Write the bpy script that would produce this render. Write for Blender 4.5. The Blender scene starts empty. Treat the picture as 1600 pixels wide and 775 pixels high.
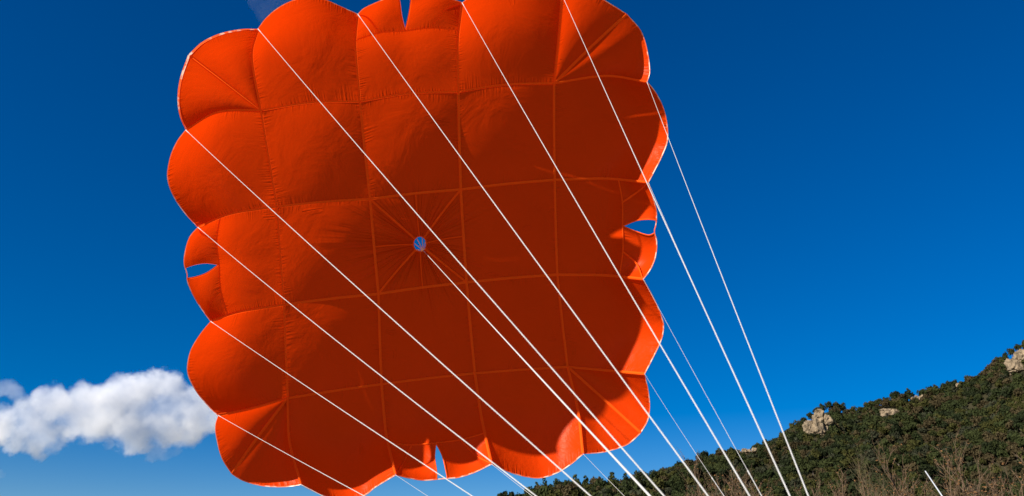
import bpy, bmesh, math, random
import numpy as np
from mathutils import Vector, Matrix, noise as mnoise

random.seed(7)
RNG = np.random.default_rng(11)
scene = bpy.context.scene
COL = scene.collection
R = math.radians

# ------------------------------------------------------------------ camera
F = 1386.0                      # focal length in pixels of a 1600 px wide frame
PITCH = 22.0
EYE = Vector((0.0, 0.0, 1.6))
cam_data = bpy.data.cameras.new('camera')
cam_data.sensor_width = 36.0
cam_data.lens = 36.0 * F / 1600.0
cam_data.dof.use_dof = True
cam_data.dof.focus_distance = 8.8
cam_data.dof.aperture_fstop = 4.5
cam_data.clip_start = 0.05
cam_data.clip_end = 60000.0
cam = bpy.data.objects.new('camera', cam_data)
COL.objects.link(cam)
cam.location = EYE
cam.rotation_euler = (R(90 + PITCH), 0, 0)
scene.camera = cam
CR, CU, CF = Vector((1, 0, 0)), Vector((0, -math.sin(R(PITCH)), math.cos(R(PITCH)))), Vector((0, math.cos(R(PITCH)), math.sin(R(PITCH))))

def ray(px, py):                # direction with unit depth through a place of the picture
    return CR * ((px - 800.0) / F) - CU * ((py - 387.5) / F) + CF

def at(px, py, depth):
    return EYE + ray(px, py) * depth

# ------------------------------------------------------------------ canopy frame
CEN = at(655, 382, 9.0)                     # middle of the canopy
PULL = at(1446, 1238, 1.85)                 # where the lines come together
AX = (PULL - CEN).normalized()              # canopy axis, pointing into the open side
EX = (CR - AX * CR.dot(AX)).normalized()
EY = AX.cross(EX)
if EY.dot(CU) < 0: EY = -EY

# ------------------------------------------------------------------ light
SUN_GRAZE = 2.9                             # degrees between the rays and the rim plane
_in = (EX * 1.0 - EY * 0.98).normalized()
SUN_DIR = (_in * math.cos(R(SUN_GRAZE)) - AX * math.sin(R(SUN_GRAZE))).normalized()   # the way the light travels
sun_elev = math.asin(-SUN_DIR.z)
sun_az = math.atan2(-SUN_DIR.x, -SUN_DIR.y)    # compass angle from +Y, clockwise
sl = bpy.data.lights.new('sun', 'SUN')
sl.energy = 5.0
sl.angle = R(0.53)
sl.color = (1.0, 0.95, 0.87)
sun = bpy.data.objects.new('sun', sl)
COL.objects.link(sun)
sun.rotation_euler = SUN_DIR.to_track_quat('-Z', 'Y').to_euler()
sun.location = (-30, -20, 40)

world = bpy.data.worlds.new('World')
scene.world = world
world.use_nodes = True
wn, wl = world.node_tree.nodes, world.node_tree.links
wn.clear()
wo = wn.new('ShaderNodeOutputWorld')
bg = wn.new('ShaderNodeBackground')
sky = wn.new('ShaderNodeTexSky')
sky.sky_type = 'NISHITA'
sky.sun_disc = False
sky.sun_elevation = sun_elev
sky.sun_rotation = sun_az
sky.altitude = 1200
sky.air_density = 1.0
sky.dust_density = 0.05
sky.ozone_density = 3.0
hs = wn.new('ShaderNodeHueSaturation')
hs.inputs['Saturation'].default_value = 1.56
hs.inputs['Hue'].default_value = 0.512
wl.new(sky.outputs[0], hs.inputs['Color'])
wl.new(hs.outputs[0], bg.inputs['Color'])
bg.inputs['Strength'].default_value = 0.054
wl.new(bg.outputs[0], wo.inputs[0])

vs = scene.view_settings
vs.view_transform = 'Standard'
vs.look = 'None'
vs.exposure = 0.88
vs.gamma = 1.0
vs.use_curve_mapping = False

scene.render.engine = 'CYCLES'
cy = scene.cycles
cy.use_denoising = True
cy.max_bounces = 16
cy.diffuse_bounces = 10
cy.transmission_bounces = 8
cy.volume_bounces = 5
cy.transparent_max_bounces = 16
cy.caustics_reflective = False
cy.caustics_refractive = False

# ------------------------------------------------------------------ helpers
def tag(o, label=None, cat=None, group=None, kind=None):
    if label: o['label'] = label
    if cat: o['category'] = cat
    if group: o['group'] = group
    if kind: o['kind'] = kind
    return o

def mesh_obj(name, verts, faces, m=None, parent=None, smooth=True):
    me = bpy.data.meshes.new(name)
    me.from_pydata([tuple(v) for v in verts], [], faces)
    if smooth: me.polygons.foreach_set('use_smooth', [True] * len(me.polygons))
    if m: me.materials.append(m)
    me.update()
    o = bpy.data.objects.new(name, me)
    COL.objects.link(o)
    if parent: o.parent = parent
    return o

def empty(name, loc):
    o = bpy.data.objects.new(name, None)
    o.location = loc
    o.empty_display_size = 0.2
    COL.objects.link(o)
    return o

def material(name):
    m = bpy.data.materials.new(name)
    m.use_nodes = True
    nt = m.node_tree
    nt.nodes.clear()
    out = nt.nodes.new('ShaderNodeOutputMaterial')
    return m, nt.nodes, nt.links, out

def math_node(N, L, op, a, b=None, c=None, clamp=False):
    n = N.new('ShaderNodeMath'); n.operation = op; n.use_clamp = clamp
    for i, v in enumerate((a, b, c)):
        if v is None: continue
        if isinstance(v, (int, float)): n.inputs[i].default_value = v
        else: L.new(v, n.inputs[i])
    return n.outputs[0]

def simple_mat(name, color, rough=0.6, var=0.15, scale=20.0, spec=0.3, bump=0.0):
    m, N, L, out = material(name)
    b = N.new('ShaderNodeBsdfPrincipled')
    b.inputs['Roughness'].default_value = rough
    b.inputs['Specular IOR Level'].default_value = spec
    tc = N.new('ShaderNodeTexCoord')
    nz = N.new('ShaderNodeTexNoise'); nz.inputs['Scale'].default_value = scale; nz.inputs['Detail'].default_value = 5
    L.new(tc.outputs['Object'], nz.inputs['Vector'])
    mx = N.new('ShaderNodeMix'); mx.data_type = 'RGBA'
    mx.inputs[6].default_value = tuple(c * (1 - var) for c in color) + (1,)
    mx.inputs[7].default_value = tuple(min(1, c * (1 + var)) for c in color) + (1,)
    L.new(nz.outputs['Fac'], mx.inputs[0])
    L.new(mx.outputs[2], b.inputs['Base Color'])
    if bump:
        bp = N.new('ShaderNodeBump'); bp.inputs['Distance'].default_value = bump
        L.new(nz.outputs['Fac'], bp.inputs['Height']); L.new(bp.outputs[0], b.inputs['Normal'])
    L.new(b.outputs[0], out.inputs[0])
    return m

# ------------------------------------------------------------------ ground and hill
def tri_noise(x, y, z=0.0): return mnoise.noise(Vector((x, y, z)))

# tree-top skyline of the hill, as seen from the eye: (picture x, picture y)
SKY_PX = [(300, 850), (600, 815), (760, 790), (820, 772), (850, 757), (900, 750), (950, 747), (1000, 741), (1057, 727), (1094, 709), (1150, 699),
          (1188, 692), (1215, 680), (1235, 664), (1265, 645), (1292, 628), (1315, 630), (1327, 635), (1349, 627), (1383, 618),
          (1452, 608), (1485, 597), (1529, 580), (1569, 553), (1600, 532), (1700, 490), (1900, 440), (2300, 400), (2900, 420)]
SX = np.array([p[0] for p in SKY_PX], float); SY = np.array([p[1] for p in SKY_PX], float)
def az_elev(px, py):
    d = ray(px, py)
    return math.atan2(d.x, d.y), math.atan2(d.z, math.hypot(d.x, d.y))
_ae = np.array([az_elev(x, y) for x, y in SKY_PX])
def ridge_dist(az): return np.interp(az, [-0.4, 0.0, 0.12, 0.3, 0.55, 1.2], [230, 235, 260, 380, 470, 520])
TREE_H = 3.6
def hill_height(az, d):
    Rr = float(ridge_dist(az)); el = float(np.interp(az, _ae[:, 0], _ae[:, 1]))
    Hr = EYE.z + Rr * math.tan(el) - TREE_H
    foot = 0.42 * Rr
    t = (d - foot) / (Rr - foot)
    if t <= 0: h = 0.0
    elif t <= 1: h = Hr * (0.82 * t + 0.30 * t * t - 0.12 * t ** 3) if True else 0
    else: h = Hr * (1 - 0.35 * (t - 1) ** 2 * 4) - 6 * (t - 1)
    w = max(0.0, min(1.0, t * 4)) * max(0.0, min(1.0, (1.0 - t) * 6 if t < 1 else 0))
    x, y = d * math.sin(az), d * math.cos(az)
    h += w * (tri_noise(x / 38, y / 38) * 5.0 + tri_noise(x / 14, y / 14, 3) * 1.6)
    return max(h, -3.0) - (0.5 if t <= 0 else 0)

m_soil = simple_mat('hillside_soil', (0.032, 0.028, 0.014), 0.95, 0.5, 0.08, 0.05)
vv, ff = [], []
NA, ND = 150, 60
for i in range(NA):
    az = -0.40 + 1.6 * i / (NA - 1)
    Rr = float(ridge_dist(az))
    for j in range(ND):
        d = Rr * (0.36 + 0.99 * j / (ND - 1))
        vv.append((d * math.sin(az), d * math.cos(az), hill_height(az, d)))
for i in range(NA - 1):
    for j in range(ND - 1):
        a = i * ND + j
        ff.append((a, a + ND, a + ND + 1, a + 1))
hill = tag(mesh_obj('hill', vv, ff, m_soil), kind='structure')

m_grass = simple_mat('meadow_grass', (0.32, 0.27, 0.16), 0.95, 0.3, 0.6, 0.05, 0.03)
S = 30000.0
ground = tag(mesh_obj('ground', [(-S, -S, 0), (S, -S, 0), (S, S, 0), (-S, S, 0)], [(0, 1, 2, 3)], m_grass), kind='structure')

# ------------------------------------------------------------------ parachute fabric
def fabric(name, dif, tra, tmix, wrinkle=True, gloss=0.004):
    m, N, L, out = material(name)
    tc = N.new('ShaderNodeTexCoord')
    d = N.new('ShaderNodeBsdfDiffuse'); d.inputs['Color'].default_value = dif + (1,)
    t = N.new('ShaderNodeBsdfTranslucent'); t.inputs['Color'].default_value = tra + (1,)
    g = N.new('ShaderNodeBsdfGlossy'); g.inputs['Roughness'].default_value = 0.36
    g.inputs['Color'].default_value = (1.0, 0.75, 0.6, 1)
    # faint unevenness of the dye
    nz = N.new('ShaderNodeTexNoise'); nz.inputs['Scale'].default_value = 3.0; nz.inputs['Detail'].default_value = 4
    L.new(tc.outputs['Object'], nz.inputs['Vector'])
    for sh, col in ((d, dif), (t, tra)):
        mx = N.new('ShaderNodeMix'); mx.data_type = 'RGBA'
        mx.inputs[6].default_value = tuple(c * 0.93 for c in col) + (1,)
        mx.inputs[7].default_value = tuple(min(1, c * 1.05) for c in col) + (1,)
        L.new(nz.outputs['Fac'], mx.inputs[0]); L.new(mx.outputs[2], sh.inputs['Color'])
    if wrinkle:
        uv = N.new('ShaderNodeUVMap'); uv.uv_map = 'cell'
        pl = N.new('ShaderNodeUVMap'); pl.uv_map = 'plane'
        oi = N.new('ShaderNodeObjectInfo')
        sp = N.new('ShaderNodeSeparateXYZ'); L.new(uv.outputs[0], sp.inputs[0])
        rnd = math_node(N, L, 'MULTIPLY', oi.outputs['Random'], 57.0)
        heights = []
        for k in (0, 1):
            a, b = sp.outputs[k], sp.outputs[1 - k]        # a: distance from this pair of seams, b: along them
            near = math_node(N, L, 'ABSOLUTE', math_node(N, L, 'SUBTRACT', a, 0.5))      # .5 at the seam
            cv = N.new('ShaderNodeCombineXYZ')
            skew = math_node(N, L, 'MULTIPLY_ADD', a, 2.2, math_node(N, L, 'MULTIPLY', b, 46.0))
            L.new(skew, cv.inputs[0]); L.new(math_node(N, L, 'MULTIPLY', a, 2.2), cv.inputs[1]); L.new(rnd, cv.inputs[2])
            n1 = N.new('ShaderNodeTexNoise'); n1.inputs['Scale'].default_value = 1.0; n1.inputs['Detail'].default_value = 2
            L.new(cv.outputs[0], n1.inputs['Vector'])
            cv2 = N.new('ShaderNodeCombineXYZ')
            L.new(math_node(N, L, 'MULTIPLY', b, 5.0), cv2.inputs[0]); L.new(math_node(N, L, 'MULTIPLY', a, 2.0), cv2.inputs[1])
            L.new(math_node(N, L, 'ADD', rnd, 9.0 + k), cv2.inputs[2])
            n2 = N.new('ShaderNodeTexNoise'); n2.inputs['Scale'].default_value = 1.0; n2.inputs['Detail'].default_value = 1
            L.new(cv2.outputs[0], n2.inputs['Vector'])
            reach = math_node(N, L, 'MULTIPLY_ADD', n2.outputs['Fac'], -0.46, 0.64)   # how far the gathers run in
            mr = N.new('ShaderNodeMapRange'); mr.interpolation_type = 'SMOOTHSTEP'
            L.new(near, mr.inputs[0]); L.new(reach, mr.inputs[1]); mr.inputs[2].default_value = 0.53
            h = math_node(N, L, 'MULTIPLY', math_node(N, L, 'SUBTRACT', n1.outputs['Fac'], 0.5), mr.outputs[0])
            heights.append(math_node(N, L, 'MULTIPLY', h, 0.024))
        # pleats that run out from the apex
        ln = N.new('ShaderNodeVectorMath'); ln.operation = 'LENGTH'; L.new(pl.outputs[0], ln.inputs[0])
        nm = N.new('ShaderNodeVectorMath'); nm.operation = 'NORMALIZE'; L.new(pl.outputs[0], nm.inputs[0])
        sc = N.new('ShaderNodeVectorMath'); sc.operation = 'SCALE'; L.new(nm.outputs[0], sc.inputs[0]); sc.inputs['Scale'].default_value = 8.0
        n3 = N.new('ShaderNodeTexNoise'); n3.inputs['Scale'].default_value = 1.0; n3.inputs['Detail'].default_value = 2.5
        L.new(sc.outputs[0], n3.inputs['Vector'])
        sc2 = N.new('ShaderNodeVectorMath'); sc2.operation = 'SCALE'; L.new(nm.outputs[0], sc2.inputs[0]); sc2.inputs['Scale'].default_value = 2.3
        n4 = N.new('ShaderNodeTexNoise'); n4.inputs['Scale'].default_value = 1.0; n4.inputs['Detail'].default_value = 2
        L.new(sc2.outputs[0], n4.inputs['Vector'])
        far = math_node(N, L, 'MULTIPLY_ADD', n4.outputs['Fac'], 2.2, -0.25)
        mr = N.new('ShaderNodeMapRange'); mr.interpolation_type = 'SMOOTHSTEP'
        L.new(ln.outputs['Value'], mr.inputs[0]); L.new(far, mr.inputs[1]); mr.inputs[2].default_value = 0.10
        h = math_node(N, L, 'MULTIPLY', math_node(N, L, 'SUBTRACT', n3.outputs['Fac'], 0.5), mr.outputs[0])
        h = math_node(N, L, 'MULTIPLY', h, math_node(N, L, 'MINIMUM', ln.outputs['Value'], 0.6))
        heights.append(math_node(N, L, 'MULTIPLY', h, 0.34))
        n5 = N.new('ShaderNodeTexNoise'); n5.inputs['Scale'].default_value = 2.4; n5.inputs['Detail'].default_value = 4; n5.inputs['Roughness'].default_value = 0.55
        n5.inputs['Distortion'].default_value = 0.6
        L.new(tc.outputs['Object'], n5.inputs['Vector'])
        tot = math_node(N, L, 'ADD', math_node(N, L, 'ADD', heights[0], heights[1]), math_node(N, L, 'MULTIPLY_ADD', n5.outputs['Fac'], 0.022, heights[2]))
        bp = N.new('ShaderNodeBump'); bp.inputs['Distance'].default_value = 1.0; bp.inputs['Strength'].default_value = 1.0
        L.new(tot, bp.inputs['Height'])
        for sh in (d, t, g): L.new(bp.outputs[0], sh.inputs['Normal'])
    m1 = N.new('ShaderNodeMixShader'); m1.inputs[0].default_value = tmix
    L.new(d.outputs[0], m1.inputs[1]); L.new(t.outputs[0], m1.inputs[2])
    m2 = N.new('ShaderNodeMixShader'); m2.inputs[0].default_value = gloss
    L.new(m1.outputs[0], m2.inputs[1]); L.new(g.outputs[0], m2.inputs[2])
    L.new(m2.outputs[0], out.inputs[0])
    return m

ORANGE = (0.745, 0.049, 0.002)
m_fab = fabric('orange_ripstop', ORANGE, (0.745, 0.044, 0.001), 0.42)
m_tape = fabric('orange_seam_tape', (1.0, 0.122, 0.010), (1.0, 0.112, 0.008), 0.43, False, 0.0)
m_hem = fabric('pale_hem_tape', (0.98, 0.16, 0.04), (0.95, 0.14, 0.03), 0.35, False, 0.05)
m_stitch_glint = fabric('stitched_glint_hem_tape', (0.98, 0.16, 0.04), (0.95, 0.14, 0.03), 0.45, False, 0.05)
def fleck(mat, kind):           # pale flecks along the hem: stitching, plus sun glints painted into the colour
    N, L = mat.node_tree.nodes, mat.node_tree.links
    d = [n for n in N if n.type == kind][0]
    old = d.inputs['Color'].links[0].from_socket
    tc = N.new('ShaderNodeTexCoord'); nz = N.new('ShaderNodeTexNoise'); nz.inputs['Scale'].default_value = 14.0; nz.inputs['Detail'].default_value = 3
    L.new(tc.outputs['Object'], nz.inputs['Vector'])
    mr = N.new('ShaderNodeMapRange'); mr.inputs[1].default_value = 0.48; mr.inputs[2].default_value = 0.60; L.new(nz.outputs['Fac'], mr.inputs[0])
    mx = N.new('ShaderNodeMix'); mx.data_type = 'RGBA'; L.new(mr.outputs[0], mx.inputs[0]); L.new(old, mx.inputs[6]); mx.inputs[7].default_value = (0.9, 0.62, 0.48, 1)
    L.new(mx.outputs[2], d.inputs['Color'])
fleck(m_hem, 'BSDF_DIFFUSE'); fleck(m_stitch_glint, 'BSDF_DIFFUSE'); fleck(m_stitch_glint, 'BSDF_TRANSLUCENT')
m_line = simple_mat('white_cord', (0.42, 0.41, 0.395), 0.7, 0.15, 60.0, 0.2)
m_strand = simple_mat('salmon_cord', (0.92, 0.62, 0.45), 0.7, 0.06, 60.0, 0.2)
m_steel = simple_mat('steel', (0.55, 0.55, 0.56), 0.3, 0.1, 60.0, 0.5)
m_steel.node_tree.nodes['Principled BSDF'].inputs['Metallic'].default_value = 1.0
m_web = simple_mat('black_webbing', (0.03, 0.03, 0.032), 0.8, 0.2, 80.0, 0.2)

def lift(px, py, h):            # the point of the picture whose height above the canopy plane is h
    r = ray(px, py)
    t = (h + (CEN - EYE).dot(AX)) / r.dot(AX)
    return EYE + r * t

def spline(pts, n):             # Catmull-Rom through points, resampled evenly
    P = [Vector(p) for p in pts]
    if len(P) == 2: return [P[0].lerp(P[1], i / (n - 1)) for i in range(n)]
    Q = [P[0] * 2 - P[1]] + P + [P[-1] * 2 - P[-2]]
    dense = []
    for i in range(1, len(Q) - 2):
        p0, p1, p2, p3 = Q[i - 1:i + 3]
        t0 = 0.0; t1 = t0 + (p1 - p0).length ** 0.5 + 1e-6; t2 = t1 + (p2 - p1).length ** 0.5 + 1e-6; t3 = t2 + (p3 - p2).length ** 0.5 + 1e-6
        for k in range(20):
            t = t1 + (t2 - t1) * k / 20
            A1 = p0 * ((t1 - t) / (t1 - t0)) + p1 * ((t - t0) / (t1 - t0))
            A2 = p1 * ((t2 - t) / (t2 - t1)) + p2 * ((t - t1) / (t2 - t1))
            A3 = p2 * ((t3 - t) / (t3 - t2)) + p3 * ((t - t2) / (t3 - t2))
            B1 = A1 * ((t2 - t) / (t2 - t0)) + A2 * ((t - t0) / (t2 - t0))
            B2 = A2 * ((t3 - t) / (t3 - t1)) + A3 * ((t - t1) / (t3 - t1))
            dense.append(B1 * ((t2 - t) / (t2 - t1)) + B2 * ((t - t1) / (t2 - t1)))
    dense.append(P[-1])
    return resample(dense, n)

def resample(dense, n):
    s = [0.0]
    for a, b in zip(dense, dense[1:]): s.append(s[-1] + (b - a).length)
    out, j = [], 0
    for i in range(n):
        t = s[-1] * i / (n - 1)
        while j < len(s) - 2 and s[j + 1] < t: j += 1
        f = (t - s[j]) / max(1e-9, s[j + 1] - s[j])
        out.append(dense[j].lerp(dense[j + 1], max(0, min(1, f))))
    return out

H_ATT, H_HEM, H_COR = 0.95, 0.86, 0.86
DOME = 0.082
NODE_PX = [[(407, 172), (562, 158), (716, 143), (866, 130)],
           [(432, 323), (578, 311), (720, 296), (867, 281)],
           [(443, 476), (591, 459), (729, 441), (871, 429)],
           [(449, 622), (596, 600), (742, 583), (887, 573)]]
def node_h(i, j):
    return DOME * (((i - 1.5) * 0.97) ** 2 + ((j - 1.5) * 0.97) ** 2)
NODE = [[lift(*NODE_PX[i][j], node_h(i, j)) for j in range(4)] for i in range(4)]
ATT_PX = {'T': [(403, 45), (559, 22), (722, 4), (879, -6)], 'R': [(1011, 128), (1013, 285), (1005, 436), (1007, 584)],
          'B': [(470, 757), (618, 742), (768, 725), (911, 709)], 'L': [(290, 203), (309, 355), (329, 502), (341, 649)]}
ATT = {k: [lift(x, y, H_ATT) for x, y in v] for k, v in ATT_PX.items()}
MID_PX = {'T': [(393.5, 88), (555.5, 75), (715, 70), (873, 62)], 'R': [(947, 118.5), (945, 279), (942, 430), (952, 579)],
          'B': [(452, 690), (603, 676), (752, 650), (903, 640)], 'L': [(341, 175), (364, 333.5), (378, 486.5), (393, 638)]}
NS = 25                         # points along a seam between two crossings
# inner seam segments: rows (left to right) and columns (top to bottom)
def bowed(a, b, bow, out):
    mid = (a + b) / 2 + EY * bow - AX * out
    return spline([a, mid, b], NS)
ROW = [[bowed(NODE[i][j], NODE[i][j + 1], (0.028, 0.008, 0.004, 0.0)[i], 0.012) for j in range(3)] for i in range(4)]
COLS = [[bowed(NODE[i][j], NODE[i + 1][j], 0.0, 0.012) for i in range(3)] for j in range(4)]
def edge_seam(side, k):         # from the inner crossing out to the line attachment
    nd = {'T': NODE[0][k], 'B': NODE[3][k], 'L': NODE[k][0], 'R': NODE[k][3]}[side]
    h0 = node_h(0, k)
    return spline([nd, lift(*MID_PX[side][k], h0 + 0.24), ATT[side][k]], NS)
EDGE = {s: [edge_seam(s, k) for k in range(4)] for s in 'TRBL'}

HEM_PX = {
 ('T', 0): [(403, 45), (414, 30), (435, 12), (460, 0), (483, -4), (509, 0), (532, 10), (559, 22)],
 ('T', 1): [(559, 22), (567, 14), (585, 5), (605, -3), (625, -10), (641, -11), (668, -10), (692, -6), (722, 4)],
 ('T', 2): [(722, 4), (745, -12), (775, -24), (805, -27), (835, -24), (862, -14), (879, -6)],
 ('R', 0): [(1011, 128), (1022, 141), (1036, 168), (1042.5, 197), (1042.5, 221), (1034, 244), (1024, 264), (1013, 285)],
 ('R', 1): [(1013, 285), (1019, 304), (1025.5, 330), (1025, 350), (1022.5, 361), (1026, 377), (1024, 401), (1016, 421), (1005, 436)],
 ('R', 2): [(1005, 436), (1021, 465), (1032.5, 491.5), (1036.6, 508), (1034, 528), (1022, 555), (1007, 584)],
 ('B', 0): [(470, 757), (485, 765), (505, 774), (530, 780), (552, 779), (572, 772), (585.5, 761.6), (618, 742)],
 ('B', 1): [(618, 742), (636, 746.5), (649, 749), (664, 750.5), (682, 749), (697, 747.5), (715, 746), (741, 738), (768, 725)],
 ('B', 2): [(768, 725), (794, 737), (818, 744), (845, 746.5), (871.5, 738), (892, 725), (911, 709)],
 ('L', 0): [(290, 203), (278.5, 218), (269, 237), (263, 260), (262, 280), (270, 304), (287, 330.5), (309, 355)],
 ('L', 1): [(309, 355), (297, 369), (289.6, 391), (287.6, 411), (292, 428), (292.5, 438), (297, 451), (310, 475), (329, 502)],
 ('L', 2): [(329, 502), (315, 519), (299, 545), (293, 569), (294, 586), (305, 609), (327, 636), (341, 649)],
}
CORNER_PX = {  # line attachment, hem, corner point, hem, line attachment
 'TL': ([(403, 45), (384, 45), (347, 52), (317, 66), (295, 86)], [(290, 203), (282, 185), (278, 158), (282, 124), (295, 86)]),
 'TR': ([(879, -6), (899, -15), (922, -11), (945, 1), (979, 22)], [(1011, 128), (1015, 114), (1012, 84), (1002, 50), (979, 22)]),
 'BR': ([(911, 709), (945, 706), (982, 693), (1001, 676)], [(1007, 584), (1012, 606), (1015, 632), (1012, 656), (1001, 676)]),
 'BL': ([(470, 757), (451, 760), (411, 759), (378, 750), (362, 740)], [(341, 649), (336.6, 663), (338, 683), (347, 716), (362, 740)]),
}
def hem_curve(px, ha, hm, hb, n):
    s = [0.0]
    for a, b in zip(px, px[1:]): s.append(s[-1] + math.hypot(b[0] - a[0], b[1] - a[1]))
    pts = []
    for p, q in zip(px, s):
        u = q / s[-1]
        base = ha + (hb - ha) * u
        h = base + (hm - (ha + hb) / 2) * (1 - (2 * u - 1) ** 2)
        pts.append(lift(p[0], p[1], h))
    return spline(pts, n)
HEM = {k: hem_curve(v, H_ATT, H_HEM, H_ATT, 2 * NS - 1) for k, v in HEM_PX.items()}
CHEM = {}
for k, (a, b) in CORNER_PX.items():
    CHEM[k] = (hem_curve(a, H_ATT, (H_ATT + H_COR) / 2 - 0.06, H_COR, NS), hem_curve(b, H_ATT, (H_ATT + H_COR) / 2 - 0.06, H_COR, NS))

chute = empty('parachute', (PULL.x, PULL.y, 0.0))
BASE = Vector(chute.location)
tag(chute, 'bright orange square parachute canopy, opened against the sky, with white suspension lines', 'parachute')

APEX = lift(656, 381, 0.11)
INSIDE = CEN + AX * 1.8
def inward(p): return (INSIDE - p).normalized()

def patch(name, c_u0, c_u1, c_v0, c_v1, bulge, cellmap=None, round_edges=True, inset='lrb'):
    """Coons patch: c_v0 / c_v1 run along u at v=0 / 1, c_u0 / c_u1 run along v at u=0 / 1."""
    nu, nv = len(c_v0), len(c_u0)
    c00, c10, c01, c11 = c_v0[0], c_v0[-1], c_v1[0], c_v1[-1]
    verts, uvs = [], []
    for j in range(nv):
        v = j / (nv - 1)
        for i in range(nu):
            u = i / (nu - 1)
            p = c_v0[i] * (1 - v) + c_v1[i] * v + c_u0[j] * (1 - u) + c_u1[j] * u \
                - (c00 * (1 - u) * (1 - v) + c10 * u * (1 - v) + c01 * (1 - u) * v + c11 * u * v)
            bu = 4 * u * (1 - u); bv = 4 * v * (1 - v)
            if not round_edges: bu = 1 - (2 * u - 1) ** 2
            p = p - inward(p) * bulge * (bu * bv) ** 0.95
            verts.append(p)
            uvs.append(cellmap(u, v) if cellmap else (u, v))
    # the cloth ends at the tape that joins it to its neighbour
    if inset:
        W = [v.copy() for v in verts]
        for j in range(nv):
            for i in range(nu):
                k = j * nu + i
                di = 1 if i == 0 and 'l' in inset else -1 if i == nu - 1 and 'r' in inset else 0
                dj = 1 if j == 0 and 'b' in inset else -1 if j == nv - 1 and 't' in inset else 0
                for st, on in ((di, di), (nu * dj, dj)):
                    if on:
                        e = verts[k + st] - verts[k]
                        if e.length > 1e-6: W[k] = W[k] + e * min(0.5, 0.004 / e.length)
        verts = W
    faces = [(j * nu + i, j * nu + i + 1, (j + 1) * nu + i + 1, (j + 1) * nu + i) for j in range(nv - 1) for i in range(nu - 1)]
    o = mesh_obj(name, [p - BASE for p in verts], faces, m_fab, chute)
    me = o.data
    l1 = me.uv_layers.new(name='cell'); l2 = me.uv_layers.new(name='plane')
    for lp in me.loops:
        l1.data[lp.index].uv = uvs[lp.vertex_index]
        q = verts[lp.vertex_index] - APEX
        l2.data[lp.index].uv = (q.dot(EX), q.dot(EY))
    return verts, nu, nv

def tape(name, pts, width=0.028, thick=0.009, m=None, off=0.002, parent=None):
    verts, faces = [], []
    n = len(pts)
    for i, p in enumerate(pts):
        t = (pts[min(i + 1, n - 1)] - pts[max(i - 1, 0)]).normalized()
        nn = inward(p); sd = t.cross(nn).normalized(); nn = sd.cross(t).normalized()
        if nn.dot(INSIDE - p) < 0: nn = -nn
        c = p + nn * off - BASE
        for a, b in ((-.5, 0), (-.3, .5), (0, .8), (.3, .5), (.5, 0)):
            verts.append(c + sd * (a * width) + nn * (b * thick))
    for i in range(n - 1):
        for k in range(4):
            a, b = i * 5 + k, i * 5 + k + 1
            faces.append((a, b, b + 5, a + 5))
    return mesh_obj(name, verts, faces, m or m_tape, parent or chute)

def rev(c): return list(reversed(c))
# inner panels (the middle one is built round the apex below)
for i in range(3):
    for j in range(3):
        if i == 1 and j == 1: continue
        patch('panel', COLS[j][i], COLS[j + 1][i], ROW[i][j], ROW[i + 1][j], 0.068, inset='lrbt')
# outer panels without a slit
for k in (0, 2):
    patch('panel', EDGE['T'][k], EDGE['T'][k + 1], ROW[0][k], HEM[('T', k)][::2], 0.04)
    patch('panel', EDGE['B'][k], EDGE['B'][k + 1], ROW[3][k], HEM[('B', k)][::2], 0.04)
    patch('panel', EDGE['L'][k], EDGE['L'][k + 1], COLS[0][k], HEM[('L', k)][::2], 0.04)
    patch('panel', EDGE['R'][k], EDGE['R'][k + 1], COLS[3][k], HEM[('R', k)][::2], 0.04)
# corner panels, two to a corner, split by a diagonal seam
CORN = {'TL': (NODE[0][0], EDGE['T'][0], EDGE['L'][0]), 'TR': (NODE[0][3], EDGE['T'][3], EDGE['R'][0]),
        'BR': (NODE[3][3], EDGE['B'][3], EDGE['R'][3]), 'BL': (NODE[3][0], EDGE['B'][0], EDGE['L'][3])}
for k, (nd, s1, s2) in CORN.items():
    h1, h2 = CHEM[k]
    K = h1[-1]
    mid = nd.lerp(K, 0.55) - inward(nd.lerp(K, 0.55)) * 0.04
    dg = spline([nd, mid, K], NS)
    for s, h in ((s1, h1), (s2, h2)):
        patch('panel', [nd] * NS, h, s, dg, 0.022, lambda u, v: (0.02 + 0.48 * v if v < .999 else .5, u), inset='bt')
        if k == 'TL': tape('hem_tape', spline(h, 60), 0.042, 0.008, m_stitch_glint, 0.004)
        else: tape('hem_tape', h, 0.014, 0.006, m_hem, 0.0)
    tape('seam_tape', dg)
# panels with a vent slit in the middle of each side
SLIT_PX = {  # tip, the slit's two edges out to the hem, fraction of the side seams where the cross seam starts
 'T': ((633, 48), [(627, 24), (624, 2)], [(639, 22), (642, 2)]),
 'B': ((681, 692), [(679, 714), (682, 736)], [(691, 712), (697, 736)]),
 'L': ((342, 413), [(320, 410.5), (300, 414)], [(322, 427), (301, 434)]),
 'R': ((973, 353), [(995, 344.5), (1015, 342.5)], [(995, 362), (1015, 367.5)]),
}
def frac_of(curve, px, py):     # index on the curve closest to a picture point
    best, bi = 1e9, 0
    for i, p in enumerate(curve):
        q = p - EYE; d = q.dot(CF)
        x = 800 + F * q.dot(CR) / d; y = 387.5 - F * q.dot(CU) / d
        e = (x - px) ** 2 + (y - py) ** 2
        if e < best: best, bi = e, i
    return bi
CROSS_PX = {'T': ((558, 64), (714, 48)), 'B': ((608, 694), (755, 677)), 'L': ((343, 342), (357, 491)), 'R': ((965, 281), (966, 431))}
INNER = {'T': ROW[0][1], 'B': ROW[3][1], 'L': COLS[0][1], 'R': COLS[3][1]}
def height_of(p): return (p - CEN).dot(AX)
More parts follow.
